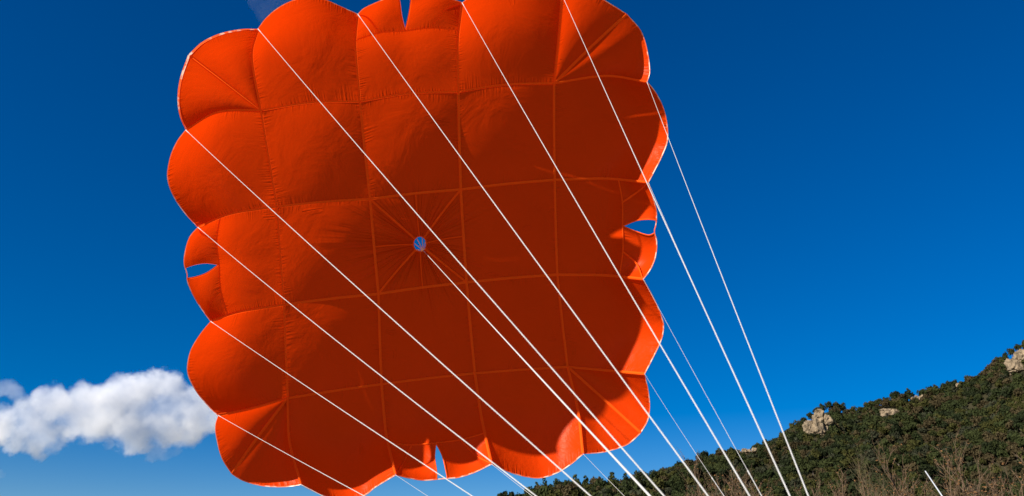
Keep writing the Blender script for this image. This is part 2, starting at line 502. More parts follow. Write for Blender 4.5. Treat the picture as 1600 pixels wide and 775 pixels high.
for s in 'TBLR':
    tip_px, e1, e2 = SLIT_PX[s]
    A, B = EDGE[s][1], EDGE[s][2]
    ia = frac_of(A, *CROSS_PX[s][0]); ib = frac_of(B, *CROSS_PX[s][1])
    ha, hb = height_of(A[ia]), height_of(B[ib])
    tip = lift(*tip_px, (ha + hb) / 2 + 0.0)
    hem = HEM[(s, 1)]
    nh = len(hem)
    q1 = frac_of(hem, *e1[-1]); q2 = frac_of(hem, *e2[-1])
    c1 = spline([A[ia], A[ia].lerp(tip, 0.5) - inward(tip) * 0.03, tip], 13)
    c2 = spline([tip, tip.lerp(B[ib], 0.5) - inward(tip) * 0.03, B[ib]], 13)
    cross = c1 + c2[1:]
    # inner panel
    patch('panel', resample(A[:ia + 1], NS), resample(B[:ib + 1], NS), INNER[s], cross, 0.015)
    ht = height_of(tip)
    def slit_edge(e, q):
        end = hem[q]; he = height_of(end)
        pts = [tip]
        for k, (x, y) in enumerate(e): pts.append(lift(x, y, ht + (he - ht) * (0.42, 0.86)[k]))
        return spline(pts + [end], 19)
    w1, w2 = slit_edge(e1, q1), slit_edge(e2, q2)
    patch('flap', resample(A[ia:], 19), w1, c1, resample(hem[:q1 + 1], 13), 0.05, lambda u, v: (u * 0.5, 0.02 + v * 0.45), inset='l')
    patch('flap', w2, resample(B[ib:], 19), c2, resample(hem[q2:], 13), 0.05, lambda u, v: (0.5 + u * 0.5, 0.02 + v * 0.45), inset='r')
    tape('slit_binding', w1, 0.014, 0.006, m_tape); tape('slit_binding', w2, 0.014, 0.006, m_tape)
    tape('seam_tape', cross, 0.018)
    # reinforcing tapes from the line attachments into the flaps
    for at_, cc, sgn in ((ATT[s][1], c1, 1), (ATT[s][2], c2, -1)):
        target = cc[6]
        mid = at_.lerp(target, 0.55) - inward(target) * 0.07
        tape('seam_tape', spline([at_, mid, target], 15), 0.018, 0.003, None, 0.006)

for i in range(4):
    row = rev(EDGE['L'][i]) + ROW[i][0][1:] + ROW[i][1][1:] + ROW[i][2][1:] + EDGE['R'][i][1:]
    tape('seam_tape', row)
    colm = rev(EDGE['T'][i]) + COLS[i][0][1:] + COLS[i][1][1:] + COLS[i][2][1:] + EDGE['B'][i][1:]
    tape('seam_tape', colm, off=0.0055)
for k, h in HEM.items(): tape('hem_tape', h, 0.014, 0.006, m_hem, 0.0)

# middle panel: eight gores round the apex vent
top, bot, lef, rig = ROW[1][1], ROW[2][1], COLS[1][1], COLS[2][1]
loop = top[:-1] + rig[:-1] + rev(bot)[:-1] + rev(lef)[:-1]
NL = len(loop)                                   # 4*(NS-1)
HOLE_R = 0.072
hole = []
for q in loop:
    d = q - APEX
    a = math.atan2(d.dot(EY), d.dot(EX))
    hole.append(APEX + (EX * math.cos(a) * 0.92 + EY * math.sin(a) * 1.08) * HOLE_R)
step = (NS - 1) // 2
def radial(q, hq, n=19):
    pts = []
    for i in range(n):
        t = i / (n - 1)
        p = q.lerp(hq, t)
        g = math.sin(math.pi * min(1, t * 1.0)) ** 1.0 * 0.035
        pts.append(p - AX * g)
    return pts
for g in range(8):
    ids = [(g * step + k) % NL for k in range(step + 1)]
    c0 = [loop[i] for i in ids]; c1 = [hole[i] for i in ids]
    patch('gore', radial(c0[0], c1[0]), radial(c0[-1], c1[-1]), c0, c1, 0.012, lambda u, v: (0.5, 0.5), inset='b')
    tape('seam_tape', radial(c0[0], c1[0]), 0.022 if g % 2 == 0 else 0.014)
tape('apex_ring', hole + [hole[0]], 0.014, 0.012, m_tape, 0.0)

# ------------------------------------------------------------------ lines
def cord(name, pts, radii, m, parent, sides=8):
    verts, faces = [], []
    n = len(pts)
    up = Vector((0.3, 0.1, 0.95))
    for i, p in enumerate(pts):
        t = (pts[min(i + 1, n - 1)] - pts[max(i - 1, 0)]).normalized()
        a = t.cross(up).normalized(); b = t.cross(a)
        r = radii[i]
        for k in range(sides):
            th = 2 * math.pi * k / sides
            verts.append(p - BASE + (a * math.cos(th) + b * math.sin(th)) * r)
    for i in range(n - 1):
        for k in range(sides):
            a, b = i * sides + k, i * sides + (k + 1) % sides
            faces.append((a, b, b + sides, a + sides))
    faces += [tuple(range(sides - 1, -1, -1)), tuple((n - 1) * sides + k for k in range(sides))]
    return mesh_obj(name, verts, faces, m, parent)

LINE_W = 0.52
def susp(p, r_top, r_low, joint=None, sag=None, m=None):
    n = 30
    if sag is None: sag = random.uniform(0.008, 0.035)
    pts, rad = [], []
    tt = [0, 0.004, 0.012, 0.02] + [0.03 + 0.97 * i / (n - 1) for i in range(n)]
    if joint: tt += [joint - 0.004, joint - 0.002, joint, joint + 0.002, joint + 0.004, joint + 0.02]; tt.sort()
    for t in tt:
        q = p.lerp(PULL, t); q = q - Vector((0, 0, 1)) * sag * 4 * t * (1 - t)
        pts.append(q)
        r = r_top + (r_low - r_top) * t if not joint else (r_top if t < joint else r_low)
        if t < 0.015: r = max(r, r_top * 1.9)               # the sewn loop at the hem
        if joint and abs(t - joint) < 0.0035: r = r_low * 1.7
        rad.append(r * LINE_W)
    return cord('suspension_line', pts, rad, m or m_line, chute)

for k in range(4):
    susp(ATT['T'][k], 0.0038, 0.0046)
susp(ATT['R'][0], 0.0034, 0.0046); susp(ATT['R'][1], 0.0028, 0.0036)
susp(ATT['R'][2], 0.0022, 0.0034, 0.735); susp(ATT['R'][3], 0.0022, 0.0034, 0.60)
susp(ATT['B'][0], 0.0026, 0.0034); susp(ATT['B'][1], 0.0024, 0.0034); susp(ATT['B'][2], 0.0028, 0.0036); susp(ATT['B'][3], 0.0026, 0.0034)
for k, r in enumerate((0.0045, 0.0045, 0.0043, 0.0040)): susp(ATT['L'][k], r - 0.0010, r)
JOIN = lift(661, 391, 0.42)
cl = susp(JOIN, 0.0046, 0.0105, None, 0.006)
cl.name = 'centre_line'
for k in range(7):
    h = hole[int(k * NL / 7 + 5) % NL]
    cord('vent_strand', [h.lerp(JOIN, i / 5) for i in range(6)], [0.0045] * 6, m_strand, chute, 6)
# where the lines end: a steel ring on a webbing strap pegged to the ground
ring_pts = []
for i in range(25):
    a = 2 * math.pi * i / 24
    ring_pts.append(PULL + (CR * math.cos(a) + CU * math.sin(a)) * 0.035 - Vector((0, 0, .03)))
cord('riser_ring', ring_pts, [0.006] * 25, m_steel, chute)
peg = Vector((PULL.x + 0.25, PULL.y - 0.35, 0.0))
pl = [PULL.lerp(peg, i / 9) - Vector((0, 0, 0.06 * (1 - i / 9))) for i in range(10)]
cord('riser_strap', pl, [0.013] * 10, m_web, chute, 4)

# ------------------------------------------------------------------ vegetation
def foliage_mat(name, use_attr):
    m, N, L, out = material(name)
    if use_attr:
        a = N.new('ShaderNodeAttribute'); a.attribute_name = 'tint'; src = a.outputs['Color']
    else:
        a = N.new('ShaderNodeObjectInfo'); src = a.outputs['Color']
    tc = N.new('ShaderNodeNewGeometry')
    nz = N.new('ShaderNodeTexNoise'); nz.inputs['Scale'].default_value = 1.3; nz.inputs['Detail'].default_value = 3
    L.new(tc.outputs['Position'], nz.inputs['Vector'])
    mr = N.new('ShaderNodeMapRange'); mr.inputs[1].default_value = 0.3; mr.inputs[2].default_value = 0.7; mr.inputs[3].default_value = 0.72; mr.inputs[4].default_value = 1.28
    L.new(nz.outputs['Fac'], mr.inputs[0])
    mul = N.new('ShaderNodeVectorMath'); mul.operation = 'SCALE'
    L.new(src, mul.inputs[0]); L.new(mr.outputs[0], mul.inputs['Scale'])
    d = N.new('ShaderNodeBsdfDiffuse'); t = N.new('ShaderNodeBsdfTranslucent')
    L.new(mul.outputs[0], d.inputs['Color']); L.new(mul.outputs[0], t.inputs['Color'])
    mx = N.new('ShaderNodeMixShader'); mx.inputs[0].default_value = 0.2
    L.new(d.outputs[0], mx.inputs[1]); L.new(t.outputs[0], mx.inputs[2]); L.new(mx.outputs[0], out.inputs[0])
    return m
m_leaf = foliage_mat('evergreen_leaves', False)
m_mass = foliage_mat('forest_leaves', True)
m_bark = simple_mat('grey_brown_bark', (0.10, 0.08, 0.06), 0.95, 0.3, 3.0, 0.05)

def crown_arrays(rng, nleaf, conical=False, size=0.5):
    """unit crown: about 2 wide, base at z=0; returns verts, quads"""
    V, Q = [], []
    lobes = []
    if conical:
        for k in range(9):
            z = 0.25 + 0.23 * k; r = 0.85 * (1 - k / 11.0)
            a = rng.uniform(0, 6.28)
            lobes.append((np.array([math.cos(a) * 0.25 * r, math.sin(a) * 0.25 * r, z]), r * rng.uniform(0.6, 0.85)))
    else:
        lobes.append((np.array([0, 0, 0.62]), 0.66))
        for k in range(9):
            a = 6.28 * k / 9 + rng.uniform(-.4, .4); rr = rng.uniform(0.3, 0.62); z = rng.uniform(0.3, 1.1)
            lobes.append((np.array([math.cos(a) * rr, math.sin(a) * rr, z]), rng.uniform(0.3, 0.48)))
    w = np.array([l[1] ** 2 for l in lobes]); w /= w.sum()
    for n in range(nleaf):
        c, r = lobes[rng.choice(len(lobes), p=w)]
        d = rng.normal(size=3); d /= np.linalg.norm(d)
        if d[2] < -0.35: d[2] *= -0.6
        p = c + d * r * rng.uniform(0.72, 1.08)
        nn = d + rng.normal(size=3) * 0.45; nn /= np.linalg.norm(nn)
        a = np.cross(nn, rng.normal(size=3)); a /= np.linalg.norm(a); b = np.cross(nn, a)
        s = size * 0.2 * rng.uniform(0.6, 1.3)
        i0 = len(V)
        V += [p - a * s, p - b * s * 0.6 + nn * s * .25, p + a * s, p + b * s * 0.7 - nn * s * .15]
        Q.append((i0, i0 + 1, i0 + 2, i0 + 3))
    return np.array(V), np.array(Q)

def trunk_mesh(name, rng, lean=0.1):
    vs, fs = [], []
    def limb(p, d, r0, r1, ln, seg=5, sides=6):
        p = Vector(p); d = Vector(d).normalized()
        base = len(vs)
        for i in range(seg + 1):
            t = i / seg
            a = d.orthogonal().normalized(); b = d.cross(a)
            r = r0 + (r1 - r0) * t
            for k in range(sides):
                th = 6.2832 * k / sides
                vs.append(p + (a * math.cos(th) + b * math.sin(th)) * r)
            p = p + d * ln / seg
            d = (d + Vector(rng.normal(size=3)) * 0.12).normalized()
        for i in range(seg):
            for k in range(sides):
                x, y = base + i * sides + k, base + i * sides + (k + 1) % sides
                fs.append((x, y, y + sides, x + sides))
        return p
    limb((0, 0, -0.25), (rng.normal() * lean, rng.normal() * lean, 1), 0.09, 0.05, 0.9)
    for k in range(4):
        a = rng.uniform(0, 6.28)
        limb((0, 0, 0.3 + 0.06 * k), (math.cos(a), math.sin(a), 0.9), 0.045, 0.012, 0.75, 4, 5)
    me = bpy.data.meshes.new(name)
    me.from_pydata([tuple(v) for v in vs], [], fs)
    me.polygons.foreach_set('use_smooth', [True] * len(me.polygons))
    me.materials.append(m_bark)
    return me

CROWNS, CROWN_ARR = [], []
for k in range(7):
    V, Q = crown_arrays(np.random.default_rng(100 + k), 620, False, 0.62)
    me = bpy.data.meshes.new('crown'); me.from_pydata(V.tolist(), [], Q.tolist()); me.materials.append(m_leaf)
    CROWNS.append(me)
for k in range(5):
    CROWN_ARR.append(crown_arrays(np.random.default_rng(200 + k), 310, False, 0.85))
CROWN_FAR = [crown_arrays(np.random.default_rng(250 + k), 60, False, 1.9) for k in range(3)]
CONES = []
for k in range(4):
    V, Q = crown_arrays(np.random.default_rng(300 + k), 700, True, 0.6)
    me = bpy.data.meshes.new('crown'); me.from_pydata(V.tolist(), [], Q.tolist()); me.materials.append(m_leaf)
    CONES.append(me)
TRUNKS = [trunk_mesh('trunk', np.random.default_rng(50 + k)) for k in range(4)]

PAL = [((0.033, 0.039, 0.014), 5), ((0.026, 0.033, 0.013), 4), ((0.046, 0.045, 0.014), 3.2), ((0.056, 0.043, 0.021), 2.4), ((0.038, 0.040, 0.023), 2), ((0.019, 0.024, 0.011), 3)]
PW = np.array([p[1] for p in PAL], float)
def tree_tint(x, y, rng):
    w = PW.copy()
    n = tri_noise(x / 30, y / 30, 7)
    if n > 0.1: w[3] *= 3.5; w[2] *= 2.2
    if n < -0.2: w[0] *= 1.5; w[1] *= 1.6
    k = rng.choice(len(PAL), p=w / w.sum())
    j = rng.uniform(0.88, 1.14)
    return tuple(c * j for c in PAL[k][0])

def project(p):
    q = p - EYE; d = q.dot(CF)
    return 800 + F * q.dot(CR) / d, 387.5 - F * q.dot(CU) / d, d

# rocks are known before the trees so that no crown hides them
ROCKS = [  # picture x, y of the middle, width, height in picture px, label
 (1277, 659, 42, 44, 'tall pale limestone crag on the hill crest, biggest rock left of the bare brush'),
 (1389, 645, 26, 15, 'small pale boulder below the ridge, right of the tall crag'),
 (1591, 566, 32, 34, 'pale limestone cliff high on the hill at the right edge of the picture'),
 (1434, 622, 18, 8, 'low row of pale stones just under the ridge line'),
 (1497, 602, 7, 8, 'tiny pale stone alone on the ridge, left of the cliff at the edge'),
 (1166, 705, 30, 9, 'broken line of pale stones on the crest behind the white lines'),
]
def hill_hit(px, py):           # where the ray through a picture point meets the hill
    r = ray(px, py); r = r / math.hypot(r.x, r.y)
    az = math.atan2(r.x, r.y)
    Rr = float(ridge_dist(az)); prev = None
    d = 0.42 * Rr
    while d < Rr * 1.05:
        if hill_height(az, d) >= EYE.z + r.z * d: return az, d
        d += 0.5
    return az, Rr * 0.985
spots = []
rng = np.random.default_rng(5)
az0, az1 = -0.36, 1.10
d = 95.0
while d < 530:
    sp = 3.0 + 0.001 * d
    az = az0 + rng.uniform(0, sp / d)
    while az < az1:
        a = az + rng.uniform(-.4, .4) * sp / d; dd = d + rng.uniform(-.45, .45) * sp
        Rr = float(ridge_dist(a)); t = (dd - 0.42 * Rr) / (0.58 * Rr)
        if 0.03 < t < 1.02:
            z = hill_height(a, dd)
            p = Vector((dd * math.sin(a), dd * math.cos(a), z))
            x, y, _ = project(p)
            sc = rng.uniform(1.25, 2.7) * (1.0 + 0.25 * tri_noise(p.x / 20, p.y / 20, 1))
            zs = rng.uniform(0.9, 1.35)
            if (d > 0) and (t > 0.06 or (740 < x < 1690)):
                ok = True
                for (rx, ry, rw, rh, _l) in ROCKS:
                    if abs(x - rx) < rw * 0.5 and -rh * 0.5 < y - ry < rh * 0.42: ok = False
                    elif abs(x - rx) < rw * 0.55 and rh * 0.4 < y - ry < rh * 0.5 + 14: sc = rng.uniform(0.75, 1.3)
                if ok: spots.append((p, sc, zs, x, y, dd))
        az += sp / d
    d += sp * 0.92
# the three hundred that show largest are single trees, the rest is the mass of the wood
inview = [s for s in spots if s[3] < 1608 and s[4] < 790 + 20]
def crowd(s): return s[1] / s[5]
order = sorted(range(len(spots)), key=lambda i: -(crowd(spots[i]) if (spots[i][3] < 1600 and 800 < spots[i][3] and spots[i][4] - spots[i][1] * 1.2 / spots[i][5] * F < 770) else 0))
single = set(order[:285])
for i in sorted(single):
    p, sc, zs, x, y, dd = spots[i]
    t = empty('evergreen_oak', p)
    t.rotation_euler = (0, 0, rng.uniform(0, 6.28)); t.scale = (sc, sc, sc * zs)
    tint = tree_tint(p.x, p.y, rng)
    look = 'brownish' if tint[0] > tint[1] * 1.08 else 'olive-green' if tint[0] > tint[1] * 0.93 else 'dark green' if sum(tint) > 0.065 else 'blackish green'
    size = 'large' if sc > 2.15 else 'small' if sc < 1.75 else 'middling'
    where = 'under the conifers at the left foot of the hill' if x < 1000 else 'on the slope crossed by the white lines' if x < 1250 else 'below the tall crag' if x < 1350 else 'behind the bare brush and white pole' if x < 1540 else 'in the lower right corner of the picture'
    tag(t, '%s %s evergreen oak %s' % (size, look, where), 'tree', 'evergreen oaks on the hillside')
    c = bpy.data.objects.new('crown', CROWNS[int(rng.integers(len(CROWNS)))]); COL.objects.link(c); c.parent = t
    c.color = tint + (1,)
    k = bpy.data.objects.new('trunk', TRUNKS[int(rng.integers(4))]); COL.objects.link(k); k.parent = t
# the mass
VV, QQ, TT = [], [], []
n0 = 0
for i, (p, sc, zs, x, y, dd) in enumerate(spots):
    if i in single: continue
    beyond = not (770 < x < 1640 and y < 812)
    V, Q = (CROWN_FAR if beyond else CROWN_ARR)[int(rng.integers(3 if beyond else 5))]
    th = rng.uniform(0, 6.28); c_, s_ = math.cos(th), math.sin(th)
    W = np.empty_like(V)
    W[:, 0] = (V[:, 0] * c_ - V[:, 1] * s_) * sc + p.x; W[:, 1] = (V[:, 0] * s_ + V[:, 1] * c_) * sc + p.y; W[:, 2] = V[:, 2] * sc * zs + p.z - 0.1
    VV.append(W); QQ.append(Q + n0); n0 += len(V)
    TT.append(np.tile(np.array(tree_tint(p.x, p.y, rng) + (1.0,)), (len(V), 1)))
VV = np.concatenate(VV); QQ = np.concatenate(QQ); TT = np.concatenate(TT)
me = bpy.data.meshes.new('hillside_forest')
me.vertices.add(len(VV)); me.vertices.foreach_set('co', VV.astype(np.float32).ravel())
me.loops.add(QQ.size); me.loops.foreach_set('vertex_index', QQ.astype(np.int32).ravel())
me.polygons.add(len(QQ)); me.polygons.foreach_set('loop_start', np.arange(0, QQ.size, 4, dtype=np.int32))
me.update(calc_edges=True)
ca = me.color_attributes.new('tint', 'FLOAT_COLOR', 'POINT'); ca.data.foreach_set('color', TT.astype(np.float32).ravel())
me.materials.append(m_mass)
forest = bpy.data.objects.new('hillside_forest', me); COL.objects.link(forest)
tag(forest, 'dense dark green evergreen wood covering the upper hillside', 'forest', kind='stuff')
print('trees', len(spots), 'forest quads', len(QQ))

# oaks that frame the crag and the cliff on the crest
CREST = [(1256, 651, 'left of the tall crag'), (1266, 644, 'at the left shoulder of the tall crag'), (1275, 636, 'just above the tall crag'), (1284, 630, 'crowning the top of the tall crag'),
         (1294, 626, 'at the highest point right of the crag top'), (1305, 627, 'right of the crag top'), (1315, 630, 'beside the dip right of the tall crag'),
         (1306, 640, 'at the right foot of the crag'), (1304, 655, 'at the right flank of the tall crag'), (1560, 557, 'left of the cliff at the picture edge'), (1569, 550, 'at the left shoulder of the edge cliff'),
         (1579, 543, 'just above the edge cliff'), (1589, 537, 'on top of the edge cliff'), (1600, 531, 'highest on the hill, above the edge cliff')]
for k, (x, yt, where) in enumerate(CREST):
    r = ray(x, yt); r = r / math.hypot(r.x, r.y)
    az = math.atan2(r.x, r.y)
    dd = float(ridge_dist(az)) * (1.0 if k not in (7, 8) else 0.965 - 0.03 * (k == 8))
    z = hill_height(az, dd); topz = EYE.z + r.z * dd
    hgt = max(3.2, topz - z)
    t = empty('evergreen_oak', (dd * math.sin(az), dd * math.cos(az), topz - hgt))
    t.scale = (1.9, 1.9, hgt / 1.45); t.rotation_euler = (0, 0, k * 2.1)
    tag(t, 'dark evergreen oak on the crest, ' + where, 'tree', 'evergreen oaks on the hillside')
    c = bpy.data.objects.new('crown', CROWNS[k % 7]); COL.objects.link(c); c.parent = t
    c.color = ((0.029, 0.034, 0.014), (0.023, 0.029, 0.012), (0.036, 0.037, 0.014))[k % 3] + (1,)
    kk = bpy.data.objects.new('trunk', TRUNKS[k % 4]); COL.objects.link(kk); kk.parent = t

# conifers that stand out on the near crest, left end of the hill
CONI = [(826, 776, 760, 'leftmost small conifer where the wooded hill meets the frame'), (838, 778, 752, 'round-topped conifer, second from the left on the crest'),
        (850, 778, 746, 'conifer on the crest beside the leftmost pair'), (868, 780, 747, 'broad conifer on the crest under the orange canopy edge'),
        (899, 780, 741, 'sharp-topped conifer on the crest, tallest of the left group'), (915, 779, 742, 'bushy conifer just right of the sharp-topped one'),
        (933, 782, 749, 'low conifer in the gap between the crest groups'), (955, 775, 737, 'wide conifer on the crest left of the thin lower line'),
        (977, 776, 738, 'conifer on the crest between two thick white lines'), (994, 774, 734, 'tall dark conifer on the crest left of the scrub slope'),
        (882, 786, 752, 'short conifer in front of the sharp-topped one')]
for k, (x, yb, yt, lab) in enumerate(CONI):
    r = ray(x, yt); r = r / math.hypot(r.x, r.y)
    az = math.atan2(r.x, r.y); dd = float(ridge_dist(az)) * (0.90 if k % 2 else 0.94)
    z = hill_height(az, dd); topz = EYE.z + r.z * dd
    hgt = max(5.0, topz - z)
    t = empty('pine_tree', (dd * math.sin(az), dd * math.cos(az), topz - hgt))
    wdt = (0.32, 0.40, 0.36)[k % 3] * min(hgt, 8.0)
    t.scale = (wdt, wdt, hgt / 2.25); t.rotation_euler = (0, 0, k * 1.7)
    tag(t, lab, 'tree', 'conifers on the crest')
    c = bpy.data.objects.new('crown', CONES[k % 4]); COL.objects.link(c); c.parent = t
    c.color = ((0.034, 0.042, 0.016), (0.045, 0.050, 0.016), (0.029, 0.037, 0.015))[k % 3] + (1,)
    kk = bpy.data.objects.new('trunk', TRUNKS[k % 4]); COL.objects.link(kk); kk.parent = t

# ------------------------------------------------------------------ rocks
def rock_mat():
    m, N, L, out = material('pale_limestone')
    b = N.new('ShaderNodeBsdfPrincipled'); b.inputs['Roughness'].default_value = 0.95; b.inputs['Specular IOR Level'].default_value = 0.1
    tc = N.new('ShaderNodeTexCoord')
    n1 = N.new('ShaderNodeTexNoise'); n1.inputs['Scale'].default_value = 0.35; n1.inputs['Detail'].default_value = 8; n1.inputs['Roughness'].default_value = 0.7
    L.new(tc.outputs['Object'], n1.inputs['Vector'])
    cr = N.new('ShaderNodeValToRGB')
    e = cr.color_ramp.elements
    e[0].position = 0.32; e[0].color = (0.035, 0.028, 0.02, 1)
    e[1].position = 0.62; e[1].color = (0.29, 0.215, 0.135, 1)
    x = cr.color_ramp.elements.new(0.46); x.color = (0.185, 0.14, 0.09, 1)
    L.new(n1.outputs['Fac'], cr.inputs[0]); L.new(cr.outputs[0], b.inputs['Base Color'])
    bp = N.new('ShaderNodeBump'); bp.inputs['Distance'].default_value = 0.8; L.new(n1.outputs['Fac'], bp.inputs['Height']); L.new(bp.outputs[0], b.inputs['Normal'])
    L.new(b.outputs[0], out.inputs[0])
    return m
m_rock = rock_mat()
def boulder(bm, c, rx, ry, rz, seed):
    res = bmesh.ops.create_icosphere(bm, subdivisions=4, radius=1.0)
    for v in res['verts']:
        p = v.co.copy()
        # blocky: push the sphere towards a box, then break it up
        q = Vector([math.copysign(abs(a) ** 0.62, a) for a in p])
        n = mnoise.noise(q * 1.3 + Vector((seed * 7.1, 0, 0))) * 0.28 + mnoise.noise(q * 3.1 + Vector((0, seed * 3.3, 0))) * 0.15 + mnoise.noise(q * 7 + Vector((0, 0, seed))) * 0.07
        crack = -0.10 if abs(math.sin(q.z * 4.5 + seed + q.x * 0.8)) < 0.16 else 0.0
        q = q * (0.86 + n + crack)
        v.co = Vector((q.x * rx, q.y * ry, q.z * rz)) + c
for k, (rx, ry, rw, rh, lab) in enumerate(ROCKS):
    az, dd = hill_hit(rx, min(ry + rh * 0.45, ry + 20))
    m_px = dd / F / math.cos(0)                         # metres per picture pixel about there
    base = Vector((dd * math.sin(az), dd * math.cos(az), hill_height(az, dd)))
    cpt = EYE + ray(rx, ry) * ((base - EYE).dot(CF))
    bm = bmesh.new()
    W, Hh = rw * m_px, rh * m_px
    right = Vector((math.cos(az), -math.sin(az), 0))
    if k == 0:
        lay = [(-0.28, -0.20, 0.22, 0.27), (-0.02, -0.18, 0.20, 0.30), (0.10, 0.22, 0.17, 0.22), (0.33, 0.05, 0.15, 0.17), (0.05, -0.38, 0.20, 0.10), (-0.05, 0.10, 0.12, 0.14)]
    elif k == 2:
        lay = [(-0.15, -0.12, 0.36, 0.38), (0.2, 0.2, 0.3, 0.34), (0.35, -0.1, 0.25, 0.3)]
    elif rw > 2 * rh:
        lay = [(-0.38, -0.1, 0.12, 0.40), (-0.1, 0.1, 0.16, 0.42), (0.14, 0.0, 0.10, 0.35), (0.38, 0.15, 0.14, 0.42)]
    else:
        lay = [(-0.15, 0, 0.38, 0.46), (0.25, -0.05, 0.28, 0.38)]
    for j, (ox, oz, sx, sz) in enumerate(lay):
        boulder(bm, right * (ox * W) + Vector((0, 0, oz * Hh)), sx * W, max(sx * W, sz * Hh) * 0.9, sz * Hh, k * 5 + j)
    # a foot that reaches into the slope
    boulder(bm, Vector((math.sin(az), math.cos(az), 0)) * (0.35 * max(W, Hh)) - Vector((0, 0, Hh * 0.25)), W * 0.36, max(W, Hh) * 0.5, Hh * 0.3, k + 40)
    me = bpy.data.meshes.new('rock_outcrop'); bm.to_mesh(me); bm.free(); me.materials.append(m_rock)
    o = bpy.data.objects.new('rock_outcrop', me); COL.objects.link(o); o.location = cpt
    tag(o, lab, 'rock', 'pale rocks on the hillside')

# ------------------------------------------------------------------ bare trees nearer the camera
m_twig = simple_mat('tan_twigs', (0.115, 0.076, 0.048), 0.9, 0.35, 1.5, 0.05)
m_twig2 = simple_mat('olive_twigs', (0.07, 0.058, 0.032), 0.9, 0.35, 1.5, 0.05)
m_dry = simple_mat('dry_leaves', (0.14, 0.07, 0.028), 0.9, 0.4, 1.0, 0.05)

def bare_tree(name, label, px, top_py, dist, width, seed, mt, leaves=260, spread=0.45, stems=9, lean=0.0):
    rg = np.random.default_rng(seed)
    r = ray(px, top_py); r = r / math.hypot(r.x, r.y)
    base = Vector((r.x * dist, r.y * dist, 0.0)); Hh = EYE.z + r.z * dist
    root = empty(name, base)
    tag(root, label, 'tree', 'bare trees below the hill')
    stem_v, stem_f, tw_v, tw_f, lf_v, lf_f = [], [], [], [], [], []
    def tube(vs, fs, pts, r0, r1, sides):
        b0 = len(vs); n = len(pts)
        for i, p in enumerate(pts):
            d = (pts[min(i + 1, n - 1)] - pts[max(i - 1, 0)]).normalized()
            a = d.orthogonal().normalized(); b = d.cross(a); rr = r0 + (r1 - r0) * i / (n - 1)
            for k in range(sides):
                th = 6.2832 * k / sides; vs.append(p + (a * math.cos(th) + b * math.sin(th)) * rr)
        for i in range(n - 1):
            for k in range(sides):
                x, y = b0 + i * sides + k, b0 + i * sides + (k + 1) % sides
                fs.append((x, y, y + sides, x + sides))
    def grow(p, d, ln, rad, lev):
        seg = 6 if lev < 2 else 4
        pts = [p.copy()]
        for i in range(seg):
            d = (d + Vector(rg.normal(size=3)) * (0.07 if lev < 2 else 0.13) + Vector((0, 0, 0.05))).normalized()
            p = p + d * ln / seg; pts.append(p.copy())
        tube(stem_v if lev < 2 else tw_v, stem_f if lev < 2 else tw_f, pts, rad, rad * (0.45 if lev < 3 else 0.5), 6 if lev < 2 else 3)
        if lev >= 2:
            for _ in range(int(rg.poisson(leaves / 260.0))):
                q = pts[int(rg.integers(1, len(pts)))] + Vector(rg.normal(size=3)) * 0.05
                a = Vector(rg.normal(size=3)).normalized(); b = a.orthogonal().normalized(); s = rg.uniform(.035, .075)
                i0 = len(lf_v); lf_v.extend([q - a * s, q - b * s * .6, q + a * s, q + b * s * .6]); lf_f.append((i0, i0 + 1, i0 + 2, i0 + 3))
        if lev == 3: return
        nb = (11, 5, 3, 0)[lev]
        for k in range(nb):
            t = rg.uniform(0.2, 1.0) if lev else rg.uniform(0.30, 0.98)
            i = min(seg - 1, int(t * seg)); q = pts[i].lerp(pts[i + 1], t * seg - i)
            a = rg.uniform(0, 6.28)
            dd = (d * 1.0 + Vector((math.cos(a), math.sin(a), 0.25)) * spread * rg.uniform(0.6, 1.3)).normalized()
            grow(q, dd, ln * (rg.uniform(0.12, 0.28) if lev == 0 else rg.uniform(0.4, 0.7)), max(0.010, rad * 0.5), lev + 1)
    for s in range(stems):
        a = rg.uniform(0, 6.28)
        grow(Vector((rg.normal() * .15, rg.normal() * .15, -0.1)), Vector((math.cos(a) * 0.2 + lean, math.sin(a) * 0.15, 1)), Hh * rg.uniform(0.62, 0.95), 0.055, 0)
    zmax = max(v.z for v in tw_v); kz = Hh / zmax
    xm = np.percentile([abs(v.x) for v in tw_v], 96); kx = width / xm
    for arr in (stem_v, tw_v, lf_v):
        for v in arr: v.z *= kz; v.x *= kx; v.y *= min(1.0, kx)
    mesh_obj('trunk', stem_v, stem_f, mt, root)
    tw = mesh_obj('crown', tw_v, tw_f, mt, root)
    if lf_v: tag(mesh_obj('dry_leaves', lf_v, lf_f, m_dry, root, False), kind='stuff')
    return root
bare_tree('bare_tree', 'tall bare brown tree at the lower right, behind the short white pole', 1440, 664, 46, 2.3, 1, m_twig, 300, stems=11, lean=-0.12)
bare_tree('bare_tree', 'bare brown tree right of the short white pole', 1500, 690, 44, 1.9, 2, m_twig, 330, stems=9, lean=-0.06)
bare_tree('bare_tree', 'low reddish bare shrub tree, rightmost of the bare trees', 1556, 735, 43, 1.4, 3, m_twig, 420, stems=7)
bare_tree('bare_tree', 'thin bare olive-grey tree on the slope below the tall crag', 1322, 686, 60, 1.9, 4, m_twig2, 120, stems=8)
bare_tree('bare_tree', 'small bare tree right of the two thick lines, below the crag', 1306, 716, 45, 1.3, 5, m_twig, 200, stems=6)
bare_tree('bare_tree', 'bare brown tree crossed by a thick and a thin white line', 1165, 694, 50, 2.2, 6, m_twig, 300, stems=9)
bare_tree('bare_tree', 'pale bare tree left of the thick line, low on the near slope', 1122, 728, 50, 1.5, 8, m_twig, 180, stems=6)
bare_tree('bare_tree', 'dull bare tree under the pink-brown patch, left of the white pole', 1384, 712, 52, 1.6, 9, m_twig2, 220, stems=6)

